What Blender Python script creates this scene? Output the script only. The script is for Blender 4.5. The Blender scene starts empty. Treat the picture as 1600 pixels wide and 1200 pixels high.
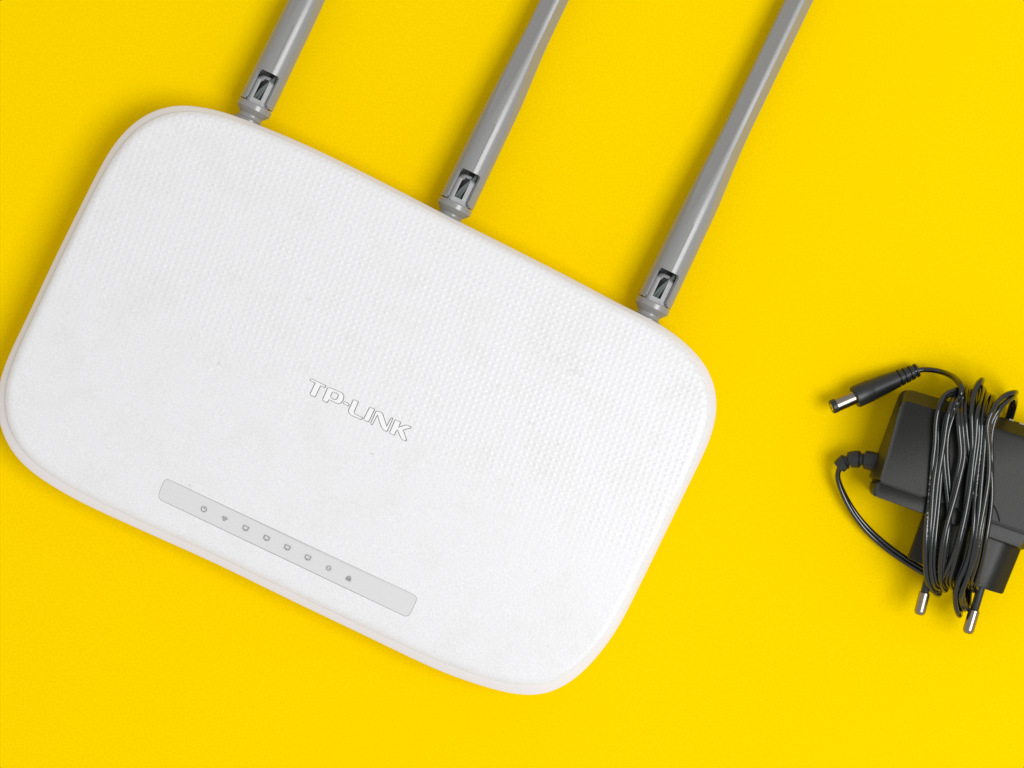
import bpy, bmesh, math, random
from mathutils import Vector, Matrix
from mathutils.geometry import tessellate_polygon
random.seed(7)
sc = bpy.context.scene
COL = sc.collection
R = math.radians

# ------------------------------------------------------------------ camera, world, lamps, exposure
D = 0.90            # camera height over the table (m)
S = 0.000225        # metres per photograph pixel on the table
cam_d = bpy.data.cameras.new("camera")
cam = bpy.data.objects.new("camera", cam_d); COL.objects.link(cam)
cam.location = (0, 0, D); cam.rotation_euler = (0, 0, 0)
cam_d.sensor_width = 36; cam_d.lens = 36 * D / (1600 * S)
cam_d.clip_start = 0.02; cam_d.clip_end = 50
sc.camera = cam

world = bpy.data.worlds.new("World"); sc.world = world
world.use_nodes = True
bg = world.node_tree.nodes["Background"]
bg.inputs[0].default_value = (1.0, 1.0, 1.0, 1); bg.inputs[1].default_value = 0.57

def area(name, loc, target, size, power, col):
    l = bpy.data.lights.new(name, 'AREA'); l.shape = 'RECTANGLE'
    l.size, l.size_y = size; l.energy = power; l.color = col
    o = bpy.data.objects.new(name, l); COL.objects.link(o)
    o.location = loc
    o.rotation_euler = (Vector(target) - Vector(loc)).to_track_quat('-Z', 'Y').to_euler()
    return o
area("window_light", (0.82, -0.36, 1.70), (0.02, 0, 0), (0.95, 0.95), 25.5, (0.985, 0.99, 1.0))

vs = sc.view_settings
vs.view_transform = 'Standard'; vs.look = 'None'; vs.exposure = 0.0; vs.gamma = 1.0
vs.use_curve_mapping = False

# ------------------------------------------------------------------ helpers
def W(px, py, z=0.0):
    k = S * (D - z) / D
    return Vector(((px - 800) * k, (600 - py) * k, z))

def tag(o, label=None, cat=None, group=None, kind=None):
    if label: o["label"] = label
    if cat: o["category"] = cat
    if group: o["group"] = group
    if kind: o["kind"] = kind
    return o

def empty(name, loc, rz=0.0, parent=None):
    o = bpy.data.objects.new(name, None); COL.objects.link(o)
    o.empty_display_size = 0.01
    o.location = loc; o.rotation_euler = (0, 0, rz)
    if parent: o.parent = parent
    return o

def obj(name, verts, faces, mat, parent=None, smooth=True, sharp=35):
    me = bpy.data.meshes.new(name)
    me.from_pydata([tuple(v) for v in verts], [], faces)
    me.update()
    bm = bmesh.new(); bm.from_mesh(me)
    bmesh.ops.remove_doubles(bm, verts=bm.verts, dist=1e-7)
    bmesh.ops.recalc_face_normals(bm, faces=bm.faces)
    bm.to_mesh(me); bm.free()
    if smooth:
        me.shade_smooth()
        me.set_sharp_from_angle(angle=R(sharp))
    me.materials.append(mat)
    o = bpy.data.objects.new(name, me); COL.objects.link(o)
    if parent: o.parent = parent
    return o

class MB:
    def __init__(s): s.v = []; s.f = []
    def add(s, verts, faces):
        b = len(s.v); s.v += [Vector(v) for v in verts]; s.f += [tuple(i + b for i in f) for f in faces]
    def loft(s, rings, cap0=True, cap1=True, closed=True):
        b = len(s.v); n = len(rings[0])
        for r in rings: s.v += [Vector(p) for p in r]
        for k in range(len(rings) - 1):
            for i in range(n if closed else n - 1):
                j = (i + 1) % n
                s.f.append((b + k*n + i, b + k*n + j, b + (k+1)*n + j, b + (k+1)*n + i))
        if cap0: s.f.append(tuple(b + i for i in range(n))[::-1])
        if cap1: s.f.append(tuple(b + (len(rings)-1)*n + i for i in range(n)))
    def build(s, name, mat, parent=None, **k): return obj(name, s.v, s.f, mat, parent, **k)

def ring_at(c, t, r, n=24, up=Vector((0, 0, 1)), ry=None):
    t = t.normalized(); a = t.cross(up)
    if a.length < 1e-6: a = Vector((1, 0, 0))
    a.normalize(); b = a.cross(t).normalized(); ry = ry or r
    return [c + a*(r*math.cos(2*math.pi*i/n)) + b*(ry*math.sin(2*math.pi*i/n)) for i in range(n)]

def lathe(mb, origin, axis, prof, n=28, cap0=True, cap1=True):
    axis = axis.normalized()
    mb.loft([ring_at(origin + axis*t, axis, max(r, 1e-5), n) for t, r in prof], cap0, cap1)

def catmull(P, step):
    P = [Vector(p) for p in P]; out = []
    for i in range(len(P) - 1):
        p0 = P[i-1] if i else P[0]*2 - P[1]
        p1, p2 = P[i], P[i+1]
        p3 = P[i+2] if i + 2 < len(P) else P[-1]*2 - P[-2]
        # centripetal
        d1 = max((p1-p0).length, 1e-6)**.5; d2 = max((p2-p1).length, 1e-6)**.5; d3 = max((p3-p2).length, 1e-6)**.5
        m1 = ((p1-p0)/d1 - (p2-p0)/(d1+d2) + (p2-p1)/d2) * d2
        m2 = ((p2-p1)/d2 - (p3-p1)/(d2+d3) + (p3-p2)/d3) * d2
        n = max(2, int((p2-p1).length/step))
        for k in range(n):
            t = k/n; t2 = t*t; t3 = t2*t
            out.append(p1*(2*t3-3*t2+1) + m1*(t3-2*t2+t) + p2*(-2*t3+3*t2) + m2*(t3-t2))
    out.append(P[-1]); return out

def chaikin(P, n=2, q=0.25):
    for _ in range(n):
        o = []
        for i in range(len(P)):
            a, b = P[i], P[(i+1) % len(P)]
            o += [a.lerp(b, q), a.lerp(b, 1-q)]
        P = o
    return P

def offset2(P, d):           # closed 2-D polygon (counter-clockwise): d > 0 grows it
    o = []; n = len(P)
    for i in range(n):
        a, p, b = P[i-1], P[i], P[(i+1) % n]
        e1 = (p-a).normalized(); e2 = (b-p).normalized()
        n1 = Vector((e1.y, -e1.x)); n2 = Vector((e2.y, -e2.x)); m = n1 + n2
        if m.length < 1e-6: m = n1
        m.normalize(); c = max(m.dot(n1), 0.5)
        o.append(p + m*(d/c))
    return o

def ccw(P):
    a = sum(P[i].x*P[(i+1) % len(P)].y - P[(i+1) % len(P)].x*P[i].y for i in range(len(P)))
    return P if a > 0 else P[::-1]

def rounded(P, rads, n=6):
    """polygon of 2-D points with each corner rounded by its radius (m)"""
    o = []; m = len(P)
    for i in range(m):
        a, p, b = P[i-1], P[i], P[(i+1) % m]; r = rads[i] if isinstance(rads, (list, tuple)) else rads
        if r == 0: o.append(p.copy()); continue
        e1 = (a-p).normalized(); e2 = (b-p).normalized()
        for k in range(n+1):
            t = k/n; q1 = p+e1*r*(1-t); q2 = p+e2*r*t
            o.append(q1.lerp(q2, t))
    return o

# ------------------------------------------------------------------ materials
def mat(name, col, rough=0.5, metal=0.0, spec=0.5, noise=None, bump=None, coat=0.0):
    m = bpy.data.materials.new(name); m.use_nodes = True
    nt = m.node_tree; N = nt.nodes; L = nt.links
    b = N["Principled BSDF"]
    b.inputs["Base Color"].default_value = (*col, 1); b.inputs["Roughness"].default_value = rough
    b.inputs["Metallic"].default_value = metal; b.inputs["Specular IOR Level"].default_value = spec
    b.inputs["Coat Weight"].default_value = coat
    tc = N.new("ShaderNodeTexCoord")
    if noise:                                    # (scale, amount): fine grain in the colour
        nz = N.new("ShaderNodeTexNoise"); nz.inputs["Scale"].default_value = noise[0]; nz.inputs["Detail"].default_value = 3
        L.new(tc.outputs["Object"], nz.inputs["Vector"])
        mr = N.new("ShaderNodeMapRange"); mr.inputs["From Min"].default_value = 0.25; mr.inputs["From Max"].default_value = 0.75
        mr.inputs["To Min"].default_value = 1 - noise[1]; mr.inputs["To Max"].default_value = 1 + noise[1]
        L.new(nz.outputs["Fac"], mr.inputs["Value"])
        mx = N.new("ShaderNodeVectorMath"); mx.operation = 'SCALE'; mx.inputs[0].default_value = col
        L.new(mr.outputs[0], mx.inputs["Scale"]); L.new(mx.outputs[0], b.inputs["Base Color"])
    if bump:                                     # (scale, distance in m, strength)
        nz = N.new("ShaderNodeTexNoise"); nz.inputs["Scale"].default_value = bump[0]; nz.inputs["Detail"].default_value = 4
        L.new(tc.outputs["Object"], nz.inputs["Vector"])
        bp = N.new("ShaderNodeBump"); bp.inputs["Distance"].default_value = bump[1]; bp.inputs["Strength"].default_value = bump[2]
        L.new(nz.outputs["Fac"], bp.inputs["Height"]); L.new(bp.outputs[0], b.inputs["Normal"])
    return m

M_yellow = mat("yellow_paper", (0.905, 0.615, 0.0), 0.8, spec=0.0, noise=(1400, 0.065), bump=(900, 0.0001, 0.12))
M_white = mat("white_plastic", (0.775, 0.748, 0.775), 0.42, noise=(1600, 0.02))
M_letter = mat("white_gloss", (0.82, 0.82, 0.82), 0.3)
M_panel = mat("grey_inlay", (0.655, 0.65, 0.648), 0.35, noise=(1500, 0.02))
M_icon = mat("icon_print", (0.28, 0.28, 0.29), 0.5)
M_grey = mat("grey_plastic", (0.255, 0.254, 0.249), 0.25, spec=0.75, noise=(1500, 0.05), bump=(2500, 0.00004, 0.3))
M_grey_in = mat("grey_plastic_inner", (0.40, 0.40, 0.405), 0.25, noise=(900, 0.06))
M_lead = mat("cable_sheath", (0.11, 0.13, 0.12), 0.35)
M_black = mat("black_plastic", (0.010, 0.010, 0.0078), 0.36, spec=0.26, noise=(2600, 0.35), bump=(2600, 0.0001, 0.45))
M_rubber = mat("black_rubber", (0.016, 0.018, 0.017), 0.42, bump=(1800, 0.00005, 0.3))
M_metal = mat("nickel", (0.32, 0.275, 0.23), 0.26, metal=1.0, bump=(1200, 0.00003, 0.2))
M_brass = mat("brass", (0.72, 0.55, 0.25), 0.25, metal=1.0)
M_dark = mat("recess_dark", (0.012, 0.012, 0.012), 0.6)  # near-black: shade painted into the hinge recess, also the seam filler

# scuffs, in the lid's own axes (x along the long edge, y toward the antennas), radius, strength
SCUFFS = [(0.0605, 0.0415, 0.0110, 0.42), (0.0500, 0.0440, 0.0070, 0.35), (0.0010, 0.0625, 0.0030, 0.8), (-0.0290, 0.0250, 0.0022, 0.5), (-0.0840, -0.0120, 0.0030, 0.5), (0.1000, 0.0330, 0.0060, 0.5), (-0.0560, 0.0200, 0.0060, 0.35)]
def cover_material():
    m = mat("white_textured_plastic", (0.80, 0.80, 0.805), 0.40)
    nt = m.node_tree; N = nt.nodes; L = nt.links; b = N["Principled BSDF"]
    def math_(op, a, c=None, clamp=False):
        n = N.new("ShaderNodeMath"); n.operation = op; n.use_clamp = clamp
        for i, x in enumerate((a, c)):
            if x is None: continue
            if isinstance(x, (int, float)): n.inputs[i].default_value = x
            else: L.new(x, n.inputs[i])
        return n.outputs[0]
    tc = N.new("ShaderNodeTexCoord"); sp = N.new("ShaderNodeSeparateXYZ"); L.new(tc.outputs["Object"], sp.inputs[0])
    X, Y = sp.outputs[0], sp.outputs[1]
    p = 0.00228
    w = 2*math.pi/p
    cx = math_('COSINE', math_('MULTIPLY', math_('ADD', X, math_('MULTIPLY', Y, 0.10)), w))
    cy = math_('COSINE', math_('MULTIPLY', Y, w))
    lat = math_('MULTIPLY', math_('ADD', cx, 1.0), math_('ADD', cy, 1.0))      # 0..4 peaks on a square lattice
    lat = math_('POWER', math_('MULTIPLY', lat, 0.25), 1.3)
    ms = N.new("ShaderNodeMapRange"); ms.interpolation_type = 'SMOOTHSTEP'
    ms.inputs["From Min"].default_value = -0.026; ms.inputs["From Max"].default_value = 0.016
    L.new(Y, ms.inputs["Value"])
    wn = N.new("ShaderNodeTexNoise"); wn.inputs["Scale"].default_value = 95; wn.inputs["Detail"].default_value = 4
    L.new(tc.outputs["Object"], wn.inputs["Vector"])
    wm = N.new("ShaderNodeMapRange"); wm.inputs["From Min"].default_value = 0.3; wm.inputs["From Max"].default_value = 0.7
    wm.inputs["To Min"].default_value = 0.55; wm.inputs["To Max"].default_value = 1.25
    L.new(wn.outputs["Fac"], wm.inputs["Value"])
    h = math_('MULTIPLY', math_('MULTIPLY', lat, wm.outputs[0]), ms.outputs[0])
    nz = N.new("ShaderNodeTexNoise"); nz.inputs["Scale"].default_value = 1100; nz.inputs["Detail"].default_value = 3
    L.new(tc.outputs["Object"], nz.inputs["Vector"])
    h = math_('ADD', h, math_('MULTIPLY', nz.outputs["Fac"], 0.55))
    bp = N.new("ShaderNodeBump"); bp.inputs["Distance"].default_value = 0.00022; bp.inputs["Strength"].default_value = 0.48
    L.new(h, bp.inputs["Height"]); L.new(bp.outputs[0], b.inputs["Normal"])
    # handling marks: broad faint grime and rare specks
    g = N.new("ShaderNodeTexNoise"); g.inputs["Scale"].default_value = 70; g.inputs["Detail"].default_value = 5; g.inputs["Roughness"].default_value = 0.6
    L.new(tc.outputs["Object"], g.inputs["Vector"])
    gm = N.new("ShaderNodeMapRange"); gm.inputs["From Min"].default_value = 0.50; gm.inputs["From Max"].default_value = 0.78
    gm.inputs["To Max"].default_value = 0.11
    L.new(g.outputs["Fac"], gm.inputs["Value"])
    k = N.new("ShaderNodeTexNoise"); k.inputs["Scale"].default_value = 330; k.inputs["Detail"].default_value = 1
    L.new(tc.outputs["Object"], k.inputs["Vector"])
    km = N.new("ShaderNodeMapRange"); km.inputs["From Min"].default_value = 0.775; km.inputs["From Max"].default_value = 0.83; km.inputs["To Max"].default_value = 0.45
    L.new(k.outputs["Fac"], km.inputs["Value"])
    f = math_('ADD', gm.outputs[0], km.outputs[0], True)
    sn = N.new("ShaderNodeTexNoise"); sn.inputs["Scale"].default_value = 420; sn.inputs["Detail"].default_value = 5; sn.inputs["Roughness"].default_value = 0.65
    L.new(tc.outputs["Object"], sn.inputs["Vector"])
    for (sx, sy, rad_, amt) in SCUFFS:             # rubbed marks on the lid
        vd = N.new("ShaderNodeVectorMath"); vd.operation = 'DISTANCE'; vd.inputs[1].default_value = (sx, sy, 0.026)
        L.new(tc.outputs["Object"], vd.inputs[0])
        q = N.new("ShaderNodeMapRange"); q.interpolation_type = 'SMOOTHSTEP'
        q.inputs["From Min"].default_value = rad_; q.inputs["From Max"].default_value = 0.0; q.inputs["To Max"].default_value = 1
        L.new(vd.outputs["Value"], q.inputs["Value"])
        tn = N.new("ShaderNodeMapRange"); tn.inputs["From Min"].default_value = 0.48; tn.inputs["From Max"].default_value = 0.72; tn.inputs["To Max"].default_value = amt
        L.new(sn.outputs["Fac"], tn.inputs["Value"])
        f = math_('ADD', f, math_('MULTIPLY', q.outputs[0], tn.outputs[0]), True)
    mx = N.new("ShaderNodeMix"); mx.data_type = 'RGBA'
    mx.inputs[6].default_value = (0.750, 0.747, 0.755, 1); mx.inputs[7].default_value = (0.46, 0.42, 0.38, 1)
    L.new(f, mx.inputs[0])
    fine = N.new("ShaderNodeTexNoise"); fine.inputs["Scale"].default_value = 1900; fine.inputs["Detail"].default_value = 2
    L.new(tc.outputs["Object"], fine.inputs["Vector"])
    fm = N.new("ShaderNodeMapRange"); fm.inputs["From Min"].default_value = 0.3; fm.inputs["From Max"].default_value = 0.7
    fm.inputs["To Min"].default_value = 0.94; fm.inputs["To Max"].default_value = 1.06
    L.new(fine.outputs["Fac"], fm.inputs["Value"])
    sc_ = N.new("ShaderNodeVectorMath"); sc_.operation = 'SCALE'
    L.new(mx.outputs[2], sc_.inputs[0]); L.new(fm.outputs[0], sc_.inputs["Scale"])
    L.new(sc_.outputs[0], b.inputs["Base Color"])
    return m
M_cover = cover_material()

def cord_material():
    m = mat("black_vinyl", (0.008, 0.009, 0.009), 0.17, spec=0.72)
    nt = m.node_tree; N = nt.nodes; L = nt.links; b = N["Principled BSDF"]
    at = N.new("ShaderNodeAttribute"); at.attribute_name = "print_at"      # x: metres along, y: turn round the lead (0..1)
    sp = N.new("ShaderNodeSeparateXYZ"); L.new(at.outputs["Vector"], sp.inputs[0])
    def math_(op, a, c=None):
        n = N.new("ShaderNodeMath"); n.operation = op
        for i, x in enumerate((a, c)):
            if x is None: continue
            if isinstance(x, (int, float)): n.inputs[i].default_value = x
            else: L.new(x, n.inputs[i])
        return n.outputs[0]
    nz = N.new("ShaderNodeTexNoise"); nz.noise_dimensions = '1D'; nz.inputs["Scale"].default_value = 900; nz.inputs["Detail"].default_value = 1
    L.new(sp.outputs[0], nz.inputs["W"])
    n2 = N.new("ShaderNodeTexNoise"); n2.noise_dimensions = '1D'; n2.inputs["Scale"].default_value = 28; n2.inputs["Detail"].default_value = 0
    L.new(sp.outputs[0], n2.inputs["W"])
    band = math_('LESS_THAN', math_('ABSOLUTE', math_('SUBTRACT', sp.outputs[1], 0.30)), 0.04)
    f = math_('MULTIPLY', math_('MULTIPLY', band, math_('GREATER_THAN', nz.outputs["Fac"], 0.53)), math_('GREATER_THAN', n2.outputs["Fac"], 0.60))
    mx = N.new("ShaderNodeMix"); mx.data_type = 'RGBA'
    mx.inputs[6].default_value = (0.008, 0.009, 0.009, 1); mx.inputs[7].default_value = (0.24, 0.23, 0.20, 1)
    L.new(f, mx.inputs[0]); L.new(mx.outputs[2], b.inputs["Base Color"])
    return m
M_cord = cord_material()

# ------------------------------------------------------------------ the table
table = obj("tabletop", [(-1.6, -1.6, 0), (1.6, -1.6, 0), (1.6, 1.6, 0), (-1.6, 1.6, 0)], [(0, 1, 2, 3)], M_yellow, smooth=False)
tag(table, "bright yellow matte paper surface under the devices", kind="structure")

# ------------------------------------------------------------------ the router
ANG = 25.7
rc = W(560, 626, 0.0)
router = empty("wifi_router", (rc.x, rc.y, 0), R(-ANG))
tag(router, "white wireless router with rounded corners and three grey antennas lying on the yellow paper", "router")
RM = Matrix.Translation((rc.x, rc.y, 0)) @ Matrix.Rotation(R(-ANG), 4, 'Z'); RI = RM.inverted()
def LR(px, py, z): return RI @ W(px, py, z)

ZR, ZSEAM = 0.0188, 0.0212
outer_px = [(270,165),(249,170),(222,182),(198,203),(177,228),(150,277),(120,337),(84,410),(42,500),(16,553),(1,592),(-5,622),(-2,655),(13,697),(40,729),
    (80,757),(120,780),(208,821),(335,878),(450,934),(588,1000),(650,1030),(700,1052),(775,1077),(812,1085),(845,1086),(872,1077),(902,1057),(932,1026),(962,985),
    (1000,911),(1040,829),(1084,738),(1108,688),(1117,660),(1120,632),(1118,608),(1104,573),(1078,543),(1032,508),(969,477),(900,440),(800,389),(700,339),(580,277),(470,224),
    (400,195),(360,179),(315,168),(291,164)]
ctrl = [LR(x, y, ZR).to_2d() for x, y in outer_px]
def closed_spline(P, n):
    Q = [Vector((p.x, p.y, 0)) for p in P]
    c = catmull(Q[-3:] + Q + Q[:3], 0.0006)
    # keep one turn
    i0 = min(range(len(c)//3), key=lambda i: (c[i]-Q[0]).length)
    i1 = max(range(2*len(c)//3, len(c)), key=lambda i: -(c[i]-Q[0]).length)
    c = c[i0:i1]
    seg = [(c[(i+1) % len(c)]-c[i]).length for i in range(len(c))]; tot = sum(seg)
    out = []; acc = 0; i = 0
    for k in range(n):
        t = tot*k/n
        while acc + seg[i] < t: acc += seg[i]; i += 1
        out.append(c[i].lerp(c[(i+1) % len(c)], (t-acc)/seg[i]).to_2d())
    return out
NO = 360
outl = ccw(closed_spline(ctrl, NO))
def smooth2(P, it):
    for _ in range(it):
        P = [P[i-1]*0.25 + P[i]*0.5 + P[(i+1) % len(P)]*0.25 for i in range(len(P))]
    return P
outl = smooth2(outl, 16)
outl = offset2(outl, 0.0003)
def normals2(P):
    o = []
    for i in range(len(P)):
        e = P[(i+1) % len(P)] - P[i-1]; o.append(Vector((e.y, -e.x)).normalized())
    return o
nor = normals2(outl)
# the seam under the cover, traced as the inner line of the rim (distance from the outer line, in picture pixels)
def rim_px(n):
    a = {'l': 9.0, 'r': 6.0, 'b': 12.5, 't': 6.0}
    wx, wy = n.x*n.x, n.y*n.y
    return wx*(a['l'] if n.x < 0 else a['r']) + wy*(a['b'] if n.y < 0 else a['t'])
seam = []
kO, kS = S*(D-ZR)/D, S*(D-ZSEAM)/D
for p, n in zip(outl, nor):
    wp = RM @ Vector((p.x, p.y, 0)); img = Vector((wp.x, wp.y))/kO            # picture position
    wn = (RM.to_3x3() @ Vector((n.x, n.y, 0))).to_2d()
    q = (img - wn*rim_px(n))*kS
    l = RI @ Vector((q.x, q.y, 0)); seam.append(l.to_2d())
seam = smooth2(seam, 20); snor = normals2(seam)

# lower shell
mb = MB(); rings = []
prof = [(0.0, 0.0060), (0.0010, 0.0046), (0.005, 0.0026), (0.011, 0.0012), (0.0155, 0.0005), (0.0174, 0.00016), (0.0183, 0.00003), (ZR, 0.0)]
for z, ins in prof: rings.append([Vector((p.x-n.x*ins, p.y-n.y*ins, z)) for p, n in zip(outl, nor)])
for t in (0.12, 0.3, 0.55, 0.8, 1.0):
    e = t**1.15
    rings.append([Vector((a.x*(1-e)+b.x*e, a.y*(1-e)+b.y*e, ZR + (ZSEAM-ZR)*t)) for a, b in zip(outl, seam)])
rings.append([Vector((p.x-n.x*0.0003, p.y-n.y*0.0003, ZSEAM)) for p, n in zip(seam, snor)])
rings.append([Vector((p.x-n.x*0.0003, p.y-n.y*0.0003, ZSEAM-0.002)) for p, n in zip(seam, snor)])
mb.loft(rings, True, True)
base_shell = mb.build("base_shell", M_white, router)

# cover
def dome(u, v): return 0.0045*max(0, 1-(u/0.128)**2)*max(0, 1-(v/0.085)**2)
def fillet(e):
    q = min(max(e, 0)/0.0024, 1.0); return 0.0010*(1-(1-q)**2)
def ztop(u, v, e=0.02): return ZSEAM + 0.00012 + fillet(e) + dome(u, v)
mb = MB(); rings = []
ci = Vector((sum(p.x for p in seam)/NO, sum(p.y for p in seam)/NO))
rings.append([Vector((p.x-n.x*0.0003, p.y-n.y*0.0003, ZSEAM-0.0012)) for p, n in zip(seam, snor)])
rings.append([Vector((p.x-n.x*0.0003, p.y-n.y*0.0003, ZSEAM+0.00003)) for p, n in zip(seam, snor)])
for e in (0, 0.00008, 0.00025, 0.0005, 0.0009, 0.0014, 0.0022, 0.0032, 0.0046, 0.0065, 0.009, 0.012):
    rings.append([Vector((p.x-n.x*(e+.0002), p.y-n.y*(e+.0002), ztop(p.x-n.x*e, p.y-n.y*e, e))) for p, n in zip(seam, snor)])
last = rings[-1]
for k in range(1, 40):
    t = k/40
    rr = []
    for p in last:
        u, v = p.x*(1-t)+ci.x*t, p.y*(1-t)+ci.y*t; rr.append(Vector((u, v, ztop(u, v))))
    rings.append(rr)
mb.loft(rings, True, False)
b0 = len(mb.v); mb.v.append(Vector((ci.x, ci.y, ztop(ci.x, ci.y))))
for i in range(NO): mb.f.append((b0-NO+i, b0-NO+(i+1) % NO, b0))
cover = mb.build("top_cover", M_cover, router, sharp=40)

ZF = 0.0285
def prism(P, hole, zlo, zhi, name, m, parent, tmp=False):
    """closed flat-sided piece: outline P with an optional hole, tops given by functions of (u, v)"""
    loops = [P] + ([hole] if hole else [])
    tris = tessellate_polygon([[Vector((p.x, p.y, 0)) for p in l] for l in loops])
    allp = [p for l in loops for p in l]; n = len(allp)
    v = [Vector((p.x, p.y, zhi(p.x, p.y))) for p in allp] + [Vector((p.x, p.y, zlo(p.x, p.y))) for p in allp]
    f = [tuple(t) for t in tris] + [tuple(i+n for i in t)[::-1] for t in tris]
    off = 0
    for l in loops:
        for i in range(len(l)):
            j = (i+1) % len(l); f.append((off+i, off+j, off+j+n, off+i+n))
        off += len(l)
    return obj(name, v, f, m, parent, sharp=30)

def zoom_poly(pts, k, ox, oy, it=2, q=0.2):
    P = [LR(ox + x/k, oy + y/k, ZF).to_2d() for x, y in pts]
    P = ccw(P); n = len(P)
    def rr(i):
        a, b = P[i]-P[i-1], P[(i+1) % n]-P[i]
        return 0.42*min(0.0009, a.length, b.length) if a.x*b.y-a.y*b.x > 0 else 0
    return rounded(P, [rr(i) for i in range(n)], 4)

LET = {
 'T': [(265,207),(282,193),(426,265),(417,281),(372,262),(318,373),(266,347),(319,238)],
 'P': [(441,280),(470,284),(575,330),(597,352),(592,395),(570,430),(540,438),(452,396),(434,428),(387,402)],
 '-': [(601,414),(647,440),(639,459),(590,432)],
 'L': [(688,394),(738,416),(693,515),(698,533),(777,570),(768,590),(665,547),(641,522),(641,495)],
 'I': [(845,468),(893,490),(833,614),(782,588)],
 'N': [(851,629),(906,506),(950,514),(973,540),(1008,652),(1052,569),(1068,577),(1011,705),(978,692),(956,662),(918,545),(870,638)],
 'K': [(1089,591),(1143,612),(1124,662),(1195,640),(1246,659),(1235,672),(1162,689),(1176,712),(1200,790),(1186,796),(1146,772),(1112,690),(1101,695),(1081,741),(1033,719)],
}
HOLE = [(488,320),(530,335),(545,353),(527,393),(500,396),(467,376),(471,355)]
GAP = 0.00015
cutters = []
deep = lambda u, v: ztop(u, v) - 0.0009
high = lambda u, v: ztop(u, v) + 0.003
def cutter(P, hole=None): cutters.append(prism(P, hole, deep, high, "cutter", M_white, router))
for ch, pts in LET.items():
    P = zoom_poly(pts, 6.154, 440, 560)
    if ch == 'P':
        H = zoom_poly(HOLE, 6.154, 440, 560)
        cutter(offset2(P, GAP), offset2(H, -GAP))
        prism(offset2(P, -GAP), offset2(H, GAP), lambda u, v: ztop(u, v)-0.0012, lambda u, v: ztop(u, v)+0.00008, "logo_letter", M_letter, router)
    else:
        cutter(offset2(P, GAP))
        g = GAP if ch != '-' else GAP*0.6
        prism(offset2(P, -g), None, lambda u, v: ztop(u, v)-0.0012, lambda u, v: ztop(u, v)+0.00008, "logo_letter", M_letter, router)

# indicator strip
PK = (3.478, 220, 720)
pan = [(127,93),(1507,741),(1452,857),(84,206)]
P = rounded(ccw([LR(PK[1]+x/PK[0], PK[2]+y/PK[0], 0.0265).to_2d() for x, y in pan]), 0.0021, 8)
cutter(offset2(P, 0.00005))
def densify(P, step):
    o = []
    for i in range(len(P)):
        a, b = P[i], P[(i+1) % len(P)]; n = max(1, int((b-a).length/step))
        o += [a.lerp(b, k/n) for k in range(n)]
    return o
panel = prism(densify(offset2(P, -0.00005), 0.004), None, lambda u, v: ztop(u, v)-0.0012, lambda u, v: ztop(u, v)-0.00012, "indicator_panel", M_panel, router)

bpy.context.view_layer.update()
for c in cutters:
    md = cover.modifiers.new("cut", 'BOOLEAN'); md.operation = 'DIFFERENCE'; md.solver = 'MANIFOLD'; md.object = c
dg = bpy.context.evaluated_depsgraph_get()
me = bpy.data.meshes.new_from_object(cover.evaluated_get(dg))
cover.modifiers.clear()
me.shade_smooth(); me.set_sharp_from_angle(angle=R(40))
cover.data = me
me.materials.clear(); me.materials.append(M_cover)
for p in me.polygons: p.material_index = 0
for c in cutters: bpy.data.objects.remove(c)

# icons on the strip (flat print, a hair above it)
def icon(name, zx, zy, strokes, discs=(), k=0.000108):
    c = LR(PK[1]+zx/PK[0], PK[2]+zy/PK[0], 0.0265).to_2d()
    mb = MB()
    zz = lambda u, v: ztop(u, v) - 0.00006
    for pts, w in strokes:
        for i in range(len(pts)-1):
            a, b = Vector(pts[i])*k, Vector(pts[i+1])*k
            t = (b-a).normalized(); n = Vector((-t.y, t.x))*w*k*0.5; a, b = a-t*w*k*0.25, b+t*w*k*0.25
            q = [c+a+n, c+a-n, c+b-n, c+b+n]
            mb.add([Vector((p.x, p.y, zz(p.x, p.y)+i*2e-7)) for p in q], [(0, 1, 2, 3)])
    for pts in discs:
        q = [c+Vector(p)*k for p in pts]
        mb.add([Vector((p.x, p.y, zz(p.x, p.y)+1e-6)) for p in q], [tuple(range(len(q)))])
    return mb.build(name, M_icon, panel, smooth=False)
def arc(r, a0, a1, n=14, cx=0, cy=0): return [(cx+r*math.cos(R(a0+(a1-a0)*i/n)), cy+r*math.sin(R(a0+(a1-a0)*i/n))) for i in range(n+1)]
icon("power_icon", 340, 264, [(arc(8.5, 125, 415), 2.6), ([(0, 1), (0, 10)], 2.6)])
icon("wireless_icon", 453, 316, [(arc(13, 45, 135, cy=-8), 2.6), (arc(8.5, 45, 135, cy=-8), 2.4), (arc(4, 40, 140, cy=-8), 2.4)], [arc(1.8, 0, 330, 10, cy=-7)])
for zx, zy in ((567, 369), (681, 423), (794, 474), (906, 529)):
    icon("port_icon", zx, zy, [([(-3, -6), (-8, -4), (-8.5, 7), (8.5, 7), (8, -4), (3, -6)], 2.4), ([(0, -3), (0, -7)], 2.6)], [[(-4, -8.5), (4, -8.5), (0, -3)]])
icon("internet_icon", 1020, 586, [(arc(7, 0, 360, 18), 2.0), ([(-6, 0), (6, 0)], 0.9)])
icon("padlock_icon", 1130, 640, [(arc(4.6, 0, 180, 10, cy=1), 2.6)], [[(-8, 1), (-8, -9), (8, -9), (8, 1)]])

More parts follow.
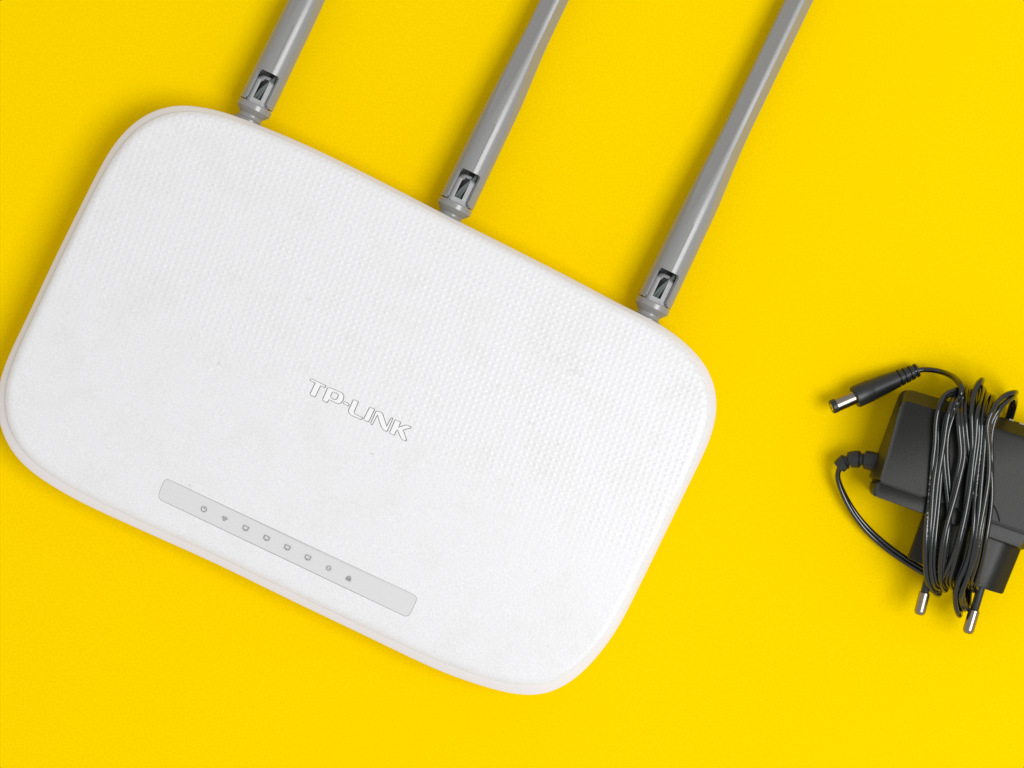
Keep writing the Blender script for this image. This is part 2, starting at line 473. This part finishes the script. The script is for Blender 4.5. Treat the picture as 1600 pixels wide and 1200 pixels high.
# ------------------------------------------------------------------ antennas
PX = S*(D-0.013)/D
def make_antenna_meshes():
    """blade along +Y from the hinge, cross-section in X/Z"""
    T = [6, 9, 14, 22, 32, 42, 50, 54, 57, 64, 80, 100] + list(range(112, 340, 6)) + [345, 400, 470, 540, 600, 640, 656, 663, 666]
    wa = 40                                              # half-angle of the window
    A = []
    a = 90 - 180
    marks = [90-47, 90+47, 90-wa, 90-wa+5, 90+wa-5, 90+wa]
    A = sorted(set([float(x) for x in range(-90, 270, 3)] + marks + [78-12, 78+12, 78-64, 78+64, 78-10, 78+10, 78-14, 78+14, 78]))
    def rad(t, ph):
        if t < 130: Rr = 28.2 - 1.2*t/130
        else:
            q = min((t-130)/200, 1); q = q*q*(3-2*q); Rr = 27.0 - 5.6*q
        if t > 640: Rr *= math.sqrt(max(0.05, 1-((t-640)/27)**2))
        q = min(max((t-120)/160, 0), 1); q = q*q*(3-2*q)
        r = Rr
        for s in (-1, 1):
            g = 40 if s > 0 else 54
            d = Rr*(1 - q*(1-math.cos(R(g-11)))); c = math.cos(R(ph-(78+s*g)))
            if c > 0.2: r = min(r, d/c)
        return r
    v = []; f = []; n = len(A)
    for t in T:
        for ph in A:
            r = rad(t, ph); v.append(Vector((r*math.cos(R(ph))*PX, t*PX, r*math.sin(R(ph))*PX)))
    for k in range(len(T)-1):
        for i in range(n):
            j = (i+1) % n
            am = (A[i] + (A[j] if j else 270))/2
            inw = T[k] < 57 and abs(am-90) < (47 if T[k] < 9 else wa)
            q = (k*n+i, k*n+j, (k+1)*n+j, (k+1)*n+i)
            if inw:
                if T[k] == 54 and abs(am-90) > wa-5.01:          # rounded upper corners of the window
                    f.append((q[1], q[2], q[3]) if am > 90 else (q[0], q[2], q[3]))
                continue
            f.append(q)
    f.append(tuple((len(T)-1)*n+i for i in range(n)))
    return v, f
def antenna_blade():
    v, f = make_antenna_meshes()
    o = obj("antenna", v, f, M_grey, router, sharp=14)
    md = o.modifiers.new("wall", 'SOLIDIFY'); md.thickness = 0.0011; md.offset = -1; md.use_even_offset = False
    dg = bpy.context.evaluated_depsgraph_get(); me = bpy.data.meshes.new_from_object(o.evaluated_get(dg))
    o.modifiers.clear(); me.shade_smooth(); me.set_sharp_from_angle(angle=R(14)); o.data = me
    return o
ant = antenna_blade()
# collar
mb = MB()
lathe(mb, Vector((0, 0, 0)), Vector((0, 1, 0)), [(x*PX, r*PX) for x, r in
    [(-40, 22), (-27, 22), (-25.5, 23.5), (-22, 23.5), (-20, 20), (-17, 19), (-14, 19.5), (-6.5, 27), (-5.5, 28.2), (2.0, 28.2), (3.6, 27.4), (3.6, 4)]], 40)
collar = mb.build("collar", M_grey, ant, sharp=22)
# knuckle: barrel with a slot in its face
def knuckle():
    T = [2, 6, 9, 12, 16, 24, 32, 38, 42, 46, 49, 51]
    A = sorted(set([float(x) for x in range(-90, 270, 9)] + [90-17, 90+20]))
    v = []; f = []; n = len(A)
    for t in T:
        for ph in A:
            r = 20.5 - (0.9*max(0, t-42))
            v.append(Vector((r*math.cos(R(ph))*PX, t*PX, min(r*math.sin(R(ph)), 18.0)*PX)))
    for k in range(len(T)-1):
        for i in range(n):
            j = (i+1) % n; am = (A[i]+(A[j] if j else 270))/2
            if 90-17 < am < 90+20 and 12 <= T[k] < 49: continue
            f.append((k*n+i, k*n+j, (k+1)*n+j, (k+1)*n+i))
    o = obj("hinge_knuckle", v, f, M_grey_in, ant, sharp=25)
    md = o.modifiers.new("wall", 'SOLIDIFY'); md.thickness = 0.0012; md.offset = -1
    dg = bpy.context.evaluated_depsgraph_get(); me = bpy.data.meshes.new_from_object(o.evaluated_get(dg))
    o.modifiers.clear(); me.shade_smooth(); me.set_sharp_from_angle(angle=R(25)); o.data = me
    return o
knk = knuckle()
mb = MB(); lathe(mb, Vector((0, 0, -0.0006)), Vector((0, 1, 0)), [(3*PX, 1*PX), (3*PX, 15*PX), (52*PX, 14*PX), (52*PX, 1*PX)], 20)
shade_core = mb.build("hinge_shade", M_dark, ant)  # dark filler added so the hinge slot looks shaded inside
cables = []
for pts in ([(-6, 4, 6), (-5, 14, 12), (-2, 26, 15), (4, 40, 15), (10, 54, 11), (12, 66, 6)], [(0, 4, 5), (0, 14, 11.5), (2, 26, 14.2), (6, 40, 14.6), (12, 54, 10), (13, 66, 5)]):
    c = catmull([Vector((x*PX, y*PX, z*PX)) for x, y, z in pts], 0.0006)
    mb = MB(); mb.loft([ring_at(p, (c[min(i+1, len(c)-1)]-c[max(i-1, 0)]), 2.5*PX, 10) for i, p in enumerate(c)])
    cables.append(mb.build("antenna_cable", M_lead, ant))
mb = MB(); pts_s = [Vector((28.0*PX*math.cos(R(84))*k, t*PX, 28.0*PX*math.sin(R(84))*k)) for t, k in ((58, 0.9925), (75, 0.989), (100, 0.984), (128, 0.977), (140, 0.972))]
mb.loft([ring_at(p, Vector((0, 1, 0)), 0.00013, 6) for p in pts_s]); seam_line = mb.build("mould_seam", M_grey, ant)
kids = [collar, knk, shade_core, seam_line] + cables
ANT = [((398, 168), 0), ((711, 322), 0), ((1020, 477), 1.5)]
for i, (a, roll) in enumerate(ANT):
    if i == 0: o = ant
    else:
        o = ant.copy(); COL.objects.link(o); o.parent = router
        for k in kids:
            c = k.copy(); COL.objects.link(c); c.parent = o
    p = LR(a[0], a[1], 0.0115)
    o.location = (p.x, p.y, 0.0115)
    o.rotation_euler = Matrix.Rotation(R(-1.2), 3, 'X').to_euler()
    o.rotation_euler = (Matrix.Rotation(R(-1.6), 3, 'X') @ Matrix.Rotation(R(-roll), 3, 'Y')).to_euler()

# ------------------------------------------------------------------ the power adapter
ac = W(1500, 735, 0)
AANG = -18.5
adapter = empty("power_adapter", (ac.x, ac.y, 0), R(AANG))
tag(adapter, "black two-pin mains adapter with its thin black cord wound round it, at the right edge", "power adapter")
AM = Matrix.Translation((ac.x, ac.y, 0)) @ Matrix.Rotation(R(AANG), 4, 'Z'); AI = AM.inverted()
def LA(px, py, z): return AI @ W(px, py, z)

ZT = 0.0255; ZB = 0.0036; mm = 0.001
def pa(pts, z): return [LA(x, y, z).to_2d() for x, y in pts]
def block(name, rings, m, parent, rads, sharp=28):
    mb = MB(); R3 = []
    for pts, z, r in rings:
        pl = pa(pts, 0.02) if False else pts
        R3.append([Vector((p.x, p.y, z)) for p in rounded(pl, [x*r for x in rads])])
    mb.loft(R3); return mb.build(name, m, parent, sharp=sharp)
# housing: wide silhouette low down, face drawn in at the far edge and the left end
face = pa([(1410, 624), (1668, 703), (1606, 832), (1374, 751)], ZT)
sil = pa([(1414, 606), (1682, 687), (1613, 834), (1362, 748)], 0.020)
def lerp_poly(a, b, t): return [p.lerp(q, t) for p, q in zip(a, b)]
low = pa([(1412, 610), (1680, 690), (1612, 832), (1364, 748)], 0.004)
housing = block("housing", [(lerp_poly(low, face, 0.10), ZB, 0.8), (low, ZB+1.2*mm, 1), (sil, 0.0120, 1), (sil, 0.0190, 1), (lerp_poly(sil, face, 0.22), 0.0205, 1),
    (lerp_poly(sil, face, 0.93), 0.0249, 0.9), (lerp_poly(sil, face, 1.0), ZT-0.12*mm, 0.85), (lerp_poly(sil, face, 1.06), ZT, 0.8)], M_black, adapter, (3.6*mm, 3.0*mm, 1.2*mm, 1.2*mm), sharp=30)
bface = pa([(1371, 753), (1604, 836), (1594, 857), (1361, 773)], ZT-0.4*mm)
bsil = pa([(1361, 752), (1614, 838), (1602, 862), (1358, 772)], 0.020)
blow = pa([(1363, 750), (1613, 835), (1602, 860), (1359, 769)], 0.004)
plate = block("back_plate", [(lerp_poly(blow, bface, 0.1), ZB, 0.7), (blow, ZB+1*mm, 1), (bsil, 0.018, 1), (bsil, 0.0195, 1), (lerp_poly(bsil, bface, 0.3), 0.0215, 1),
    (lerp_poly(bsil, bface, 0.96), 0.0245, 1), (bface, ZT-0.4*mm, 0.8), (lerp_poly(bface, [sum(bface, Vector((0, 0)))/4]*4, 0.03), ZT-0.3*mm, 0.6)], M_black, adapter, (1.0*mm, 1.0*mm, 2.4*mm, 2.4*mm), sharp=30)
# seam strip between housing and back plate
seamf = pa([(1377, 751), (1603, 831), (1601, 838), (1374, 756)], ZT-1.0*mm)
block("seam_gap", [(seamf, ZB+1*mm, 1), (seamf, ZT-1.1*mm, 1)], M_dark, adapter, (0.2*mm,)*4)
# curved thumb notch edge beside the wound cord
c = catmull([LA(x, y, ZT) for x, y in [(1541, 781), (1549, 786), (1555, 794), (1559, 804), (1562, 815)]], 0.0005)
mb = MB(); mb.loft([ring_at(p + Vector((0, 0, -0.0001)), c[min(i+1, len(c)-1)]-c[max(i-1, 0)], 0.00033, 8) for i, p in enumerate(c)])
mb.build("notch_edge", M_black, adapter)
# pale dashes: glints of small slots, painted as colour on the far edge
for x, y in ((1577, 655), (1593, 661)):
    p = LA(x, y, 0.0236); q = LA(x+7, y+2.4, 0.0236)
    mb = MB(); t = (q-p)
    mb.loft([ring_at(p+t*k, t, 0.00026, 8) for k in (0, 0.1, 0.9, 1)]); mb.build("slot_glint", mat("pale_glint", (0.3, 0.29, 0.24), 0.5) if "pale_glint" not in bpy.data.materials else bpy.data.materials["pale_glint"], adapter)

# plug neck: flat-topped hexagonal tongue toward the pins
ZM = 0.0140
ca = LA(1518, 832, ZM); cb = LA(1491, 903, ZM)          # axis from plate to the pin face
axv = (cb-ca).normalized(); axv.z = 0; axv.normalize(); lat = Vector((-axv.y, axv.x, 0))
if (AM.to_3x3() @ lat).x < 0: lat = -lat
Ln = (cb-ca).length
def hexring(t, g=1.0):
    hw, fl, hh = 17.6*mm*g, 11.2*mm*g, 6.9*mm*g
    P = [Vector((-hw, -1.4*mm)), Vector((-fl, -hh)), Vector((fl, -hh)), Vector((hw, -1.4*mm)), Vector((hw, 1.4*mm)), Vector((fl, hh)), Vector((-fl, hh)), Vector((-hw, 1.4*mm))]
    o = []
    for p in rounded(P, [1.0*mm, 3.4*mm, 3.4*mm, 1.0*mm]*2, 5):
        q = abs(p.x)/hw
        o.append(ca + axv*(t - 0.0006*q*q) + lat*p.x + Vector((0, 0, p.y)))
    return o
mb = MB(); mb.loft([hexring(-0.006, 1.03), hexring(Ln*0.5, 1.01), hexring(Ln-0.0006, 1.0), hexring(Ln-0.0001, 0.985), hexring(Ln, 0.96)])
neck = mb.build("plug_neck", M_black, adapter, sharp=25)
# pins
for (x0, y0), (x1, y1), (x2, y2) in (((1453, 893), (1445.3, 926), (1436, 961)), ((1534, 914), (1522, 953), (1511.5, 990))):
    a, b, e = LA(x0, y0, ZM), LA(x1, y1, ZM), LA(x2, y2, ZM); d = (e-a).normalized()
    lb = (b-a).length; le = (e-a).length; r = 1.98*mm; h = 1.0*mm
    mb = MB(); lathe(mb, a, d, [(-0.006, 1.5*mm), (lb-0.1*mm, 1.5*mm), (lb+0.2*mm, 1.3*mm)], 24)
    pin = mb.build("pin", M_rubber, adapter)
    mb = MB(); pr = [(lb, 1.4*mm), (lb+0.02*mm, r-0.15*mm), (lb+0.2*mm, r)]
    for k in range(0, 9):
        th = R(90*k/8); pr.append((le-1.6*mm+1.6*mm*math.sin(th), r-1.25*mm+1.25*mm*math.cos(th)) if k else (le-1.6*mm, r))
    pr.append((le+0.0*mm, 0.1*mm))
    lathe(mb, a, d, pr, 28); mb.build("pin_tip", M_metal, pin)

# strain relief on the left end
path = catmull([LA(x, y, z) for x, y, z in [(1380, 727, 0.012), (1360, 720, 0.0115), (1343, 717.5, 0.0105), (1328, 718.5, 0.0095), (1318, 723, 0.0086), (1311.5, 729.5, 0.008)]], 0.00025)
def arclen(c):
    s = [0]
    for i in range(1, len(c)): s.append(s[-1]+(c[i]-c[i-1]).length)
    return s
sl = arclen(path); tot = sl[-1]
mb = MB(); rr = []
def relief_r(q):                                # q 0 at the housing, 1 at the cord
    base = 3.7*mm*(1-q) + 2.5*mm*q
    for c0, w in ((0.46, 0.036), (0.77, 0.03)):
        d = abs(q-c0)
        if d < w*1.7: base = min(base, base*0.66 + max(0, d-w*0.6)/(w*1.1)*base*0.34)
    return base
for i, p in enumerate(path):
    rr.append(ring_at(p, path[min(i+1, len(path)-1)]-path[max(i-1, 0)], relief_r(sl[i]/tot), 22))
mb.loft(rr); mb.build("strain_relief", M_rubber, adapter, sharp=30)

# barrel connector, tip tilted up from the paper
pe, ptip = LA(1434, 578, 0.0050), LA(1299, 636.5, 0.0090)
ax = (ptip-pe).normalized(); LB = (ptip-pe).length
q = lambda x: LB*x
mb = MB()
prof = []
for k in range(0, 61):                          # ribbed tail
    x = 0.005 + 0.255*k/60; base = (2.45 + 0.65*(x/0.26))*mm
    ph = (x-0.03)/0.062; 
    if 0 < ph < 3.4 and (ph % 1) < 0.36: base *= 0.78
    prof.append((q(x), base))
prof += [(q(0.30), 3.2*mm), (q(0.40), 3.5*mm), (q(0.52), 3.75*mm), (q(0.545), 3.8*mm), (q(0.555), 3.92*mm), (q(0.70), 3.96*mm), (q(0.722), 3.9*mm), (q(0.732), 3.6*mm), (q(0.733), 1.5*mm)]
lathe(mb, pe, ax, [(0, 1.4*mm)] + prof, 30)
grip = mb.build("connector_grip", M_rubber, adapter, sharp=25)
mb = MB(); lathe(mb, pe, ax, [(q(0.72), 2.4*mm), (q(0.9435), 2.45*mm), (q(0.944), 2.0*mm)], 32); mb.build("barrel", M_metal, grip)
mb = MB(); lathe(mb, pe, ax, [(q(0.94), 1.9*mm), (q(0.945), 2.5*mm), (q(0.99), 2.5*mm), (q(1.0), 2.25*mm), (q(1.0), 1.3*mm), (q(0.93), 1.25*mm)], 32, True, True); mb.build("insulating_ring", M_rubber, grip)
mb = MB(); lathe(mb, pe, ax, [(q(0.95), 1.3*mm), (q(1.001), 1.28*mm), (q(1.003), 1.05*mm), (q(1.003), 0.62*mm), (q(0.96), 0.6*mm)], 28); mb.build("centre_contact", M_brass, grip)

# ---- the cord: one continuous twin lead
def F(px, py, z): return LA(px, py, z)
FZ = 0.0270
def strand(pts, layer, zb=0.0125, zt=0.0140, z2=None, zt2=None):
    """front run, bottom turn first, top turn last"""
    o = []; n = len(pts)
    for i, (x, y) in enumerate(pts):
        if i == 0: z = zb
        elif i == 1: z = z2 if z2 else 0.0200 + layer*0.4*mm
        elif i == n-1: z = zt
        elif i == n-2: z = zt2 if zt2 else 0.0220 + layer*0.5*mm
        else:
            fy = (y-640)/260; z = FZ + layer*mm - max(0, (y-835))/60*0.0045
        o.append((x, y, z))
    return o
strands = [
 strand([(1470,917),(1461,912),(1457,890),(1458,850),(1463,800),(1467,755),(1472,705),(1476,668),(1483,638),(1493,621),(1500,612)], 0.6),
 strand([(1467,927),(1452,911),(1448,880),(1450,830),(1454,785),(1458,740),(1463,695),(1463,662),(1468,634),(1479,616),(1496,611)], 0.2, zt=0.022, zt2=0.024),
 strand([(1479,913),(1473,905),(1474,880),(1480,835),(1483,795),(1481,760),(1477,715),(1479,675),(1490,642),(1502,619),(1507,604)], 0.3),
 strand([(1483,915),(1475,905),(1486,880),(1500,830),(1508,790),(1512,750),(1518,700),(1518,668),(1518,640),(1522,612),(1530,597)], 1.6, zt=0.024, zt2=0.0255),
 strand([(1492,918),(1486,903),(1496,860),(1507,815),(1516,765),(1522,720),(1527,680),(1527,646),(1530,623),(1533,607)], 2.3),
 strand([(1499,960),(1493,945),(1495,915),(1510,873),(1520,825),(1526,780),(1531,735),(1535,690),(1536,655),(1539,628),(1543,619)], 1.4, z2=0.0185, zb=0.0145),
 strand([(1510,953),(1502,930),(1513,890),(1522,845),(1529,800),(1534,755),(1540,705),(1543,665),(1546,640),(1553,622)], 2.0, z2=0.0215),
 strand([(1518,918),(1514,908),(1525,872),(1533,825),(1540,780),(1545,735),(1545,690),(1543,665),(1552,640),(1566,620),(1580,614)], 2.6, zt=0.025, zt2=0.026),
 strand([(1527,919),(1524,909),(1533,880),(1542,835),(1548,785),(1549,740),(1546,690),(1550,662),(1561,640),(1577,624),(1581,621)], 0.4, zt=0.021, zt2=0.0245),
 strand([(1522,921),(1512,905),(1516,860),(1524,805),(1522,765),(1513,715),(1510,680),(1509,652),(1511,623),(1513,606)], 0.9),
 strand([(1476,921),(1470,908),(1473,865),(1485,800),(1495,755),(1504,710),(1502,682),(1500,655),(1500,630),(1502,606)], 2.4, zt=0.024, zt2=0.024),
]
pts = [(1314, 727, 0.0083), (1309.5, 734, 0.0078), (1308, 743, 0.0072), (1314, 763, 0.006), (1329, 793, 0.005), (1352, 824, 0.0036), (1382, 852, 0.0036), (1414, 875, 0.0045), (1445, 894, 0.006), (1466, 905, 0.0085)]
P3 = [F(*p) for p in pts]
for i, s in enumerate(strands):
    P3 += [F(*p) for p in s]
    if i < len(strands)-1:
        t, b = s[-1], strands[i+1][0]
        dx = random.uniform(-3, 3); zz = 0.0017
        P3 += [F(t[0]+3+dx*0.5, t[1]+13, 0.0058), F(t[0]*0.8+b[0]*0.2+dx, t[1]+70, zz), F(t[0]*0.3+b[0]*0.7-dx, b[1]-110, zz), F(b[0]+2, b[1]-22, 0.0055)]
P3 += [F(1496, 595, 0.0185), F(1485, 586.5, 0.012), F(1468, 580, 0.0075), F(1450, 577.3, 0.0058), F(1434, 577.8, 0.0057), F(1426, 581, 0.0058)]
c = catmull(P3, 0.0007)
# gentle smoothing
for _ in range(10): c = [c[0]] + [c[i-1]*0.25+c[i]*0.5+c[i+1]*0.25 for i in range(1, len(c)-1)] + [c[-1]]
sl = arclen(c); N = len(c)
rt, ro = 0.92*mm, 0.62*mm
tan = [(c[min(i+1, N-1)]-c[max(i-1, 0)]).normalized() for i in range(N)]
lat0 = tan[0].cross(Vector((0, 0, 1)))
if lat0.length < 0.05: lat0 = Vector((1, 0, 0))
fr = [lat0.normalized()]
for i in range(1, N):
    v = fr[-1] - tan[i]*fr[-1].dot(tan[i]); fr.append(v.normalized())
ph = [random.uniform(0, 6.28) for _ in range(5)]
total = sl[-1]; lead_in = arclen([F(*p) for p in pts])[-1]
END_TWIST = R(90)
def twist(s):
    b = 0.75*math.sin(s*62+ph[0]) + 0.55*math.sin(s*107+ph[1]) + 0.25*math.sin(s*190+ph[2])
    q = min(max(s/lead_in, 0), 1)
    if s < lead_in: b = R(80)*(1-min(1, q/0.55)) * 1.0 + R(12)
    w = min(1, max(0, (s-lead_in)/0.03))
    w2 = min(1, max(0, (s-(total-0.050))/0.022)); b = b*(1-w2) + END_TWIST*w2
    return b if s < lead_in else (R(12)*(1-w) + b*w)
verts = []; faces = []; attr = []; NS = 12
for side in (-1, 1):
    b0 = len(verts)
    for i in range(N):
        th = twist(sl[i]); a = fr[i]; bb = tan[i].cross(a).normalized()
        if sl[i] < lead_in or sl[i] > total-0.03:   # keep lead-in orientation relative to the table
            a = tan[i].cross(Vector((0, 0, 1))).normalized(); bb = a.cross(tan[i]).normalized()
        off = a*math.cos(th) + bb*math.sin(th); up = tan[i].cross(off).normalized()
        if up.z < 0: upv = -up
        else: upv = up
        cc = c[i] + off*(ro*side)
        if cc.z < rt: cc.z = rt
        for k in range(NS):
            g = 2*math.pi*k/NS
            p = cc + off*(math.cos(g)*rt) + up*(math.sin(g)*rt)
            verts.append(p); attr.append((sl[i] if side > 0 else -1.0, k/NS, 0))
    for i in range(N-1):
        for k in range(NS):
            j = (k+1) % NS
            faces.append((b0+i*NS+k, b0+i*NS+j, b0+(i+1)*NS+j, b0+(i+1)*NS+k))
    faces.append(tuple(b0+k for k in range(NS))[::-1]); faces.append(tuple(b0+(N-1)*NS+k for k in range(NS)))
me = bpy.data.meshes.new("cord"); me.from_pydata([tuple(v) for v in verts], [], faces); me.update(); me.shade_smooth()
at = me.attributes.new("print_at", 'FLOAT_VECTOR', 'POINT')
for i, a in enumerate(attr): at.data[i].vector = a
me.materials.append(M_cord)
cord = bpy.data.objects.new("cord", me); COL.objects.link(cord); cord.parent = adapter
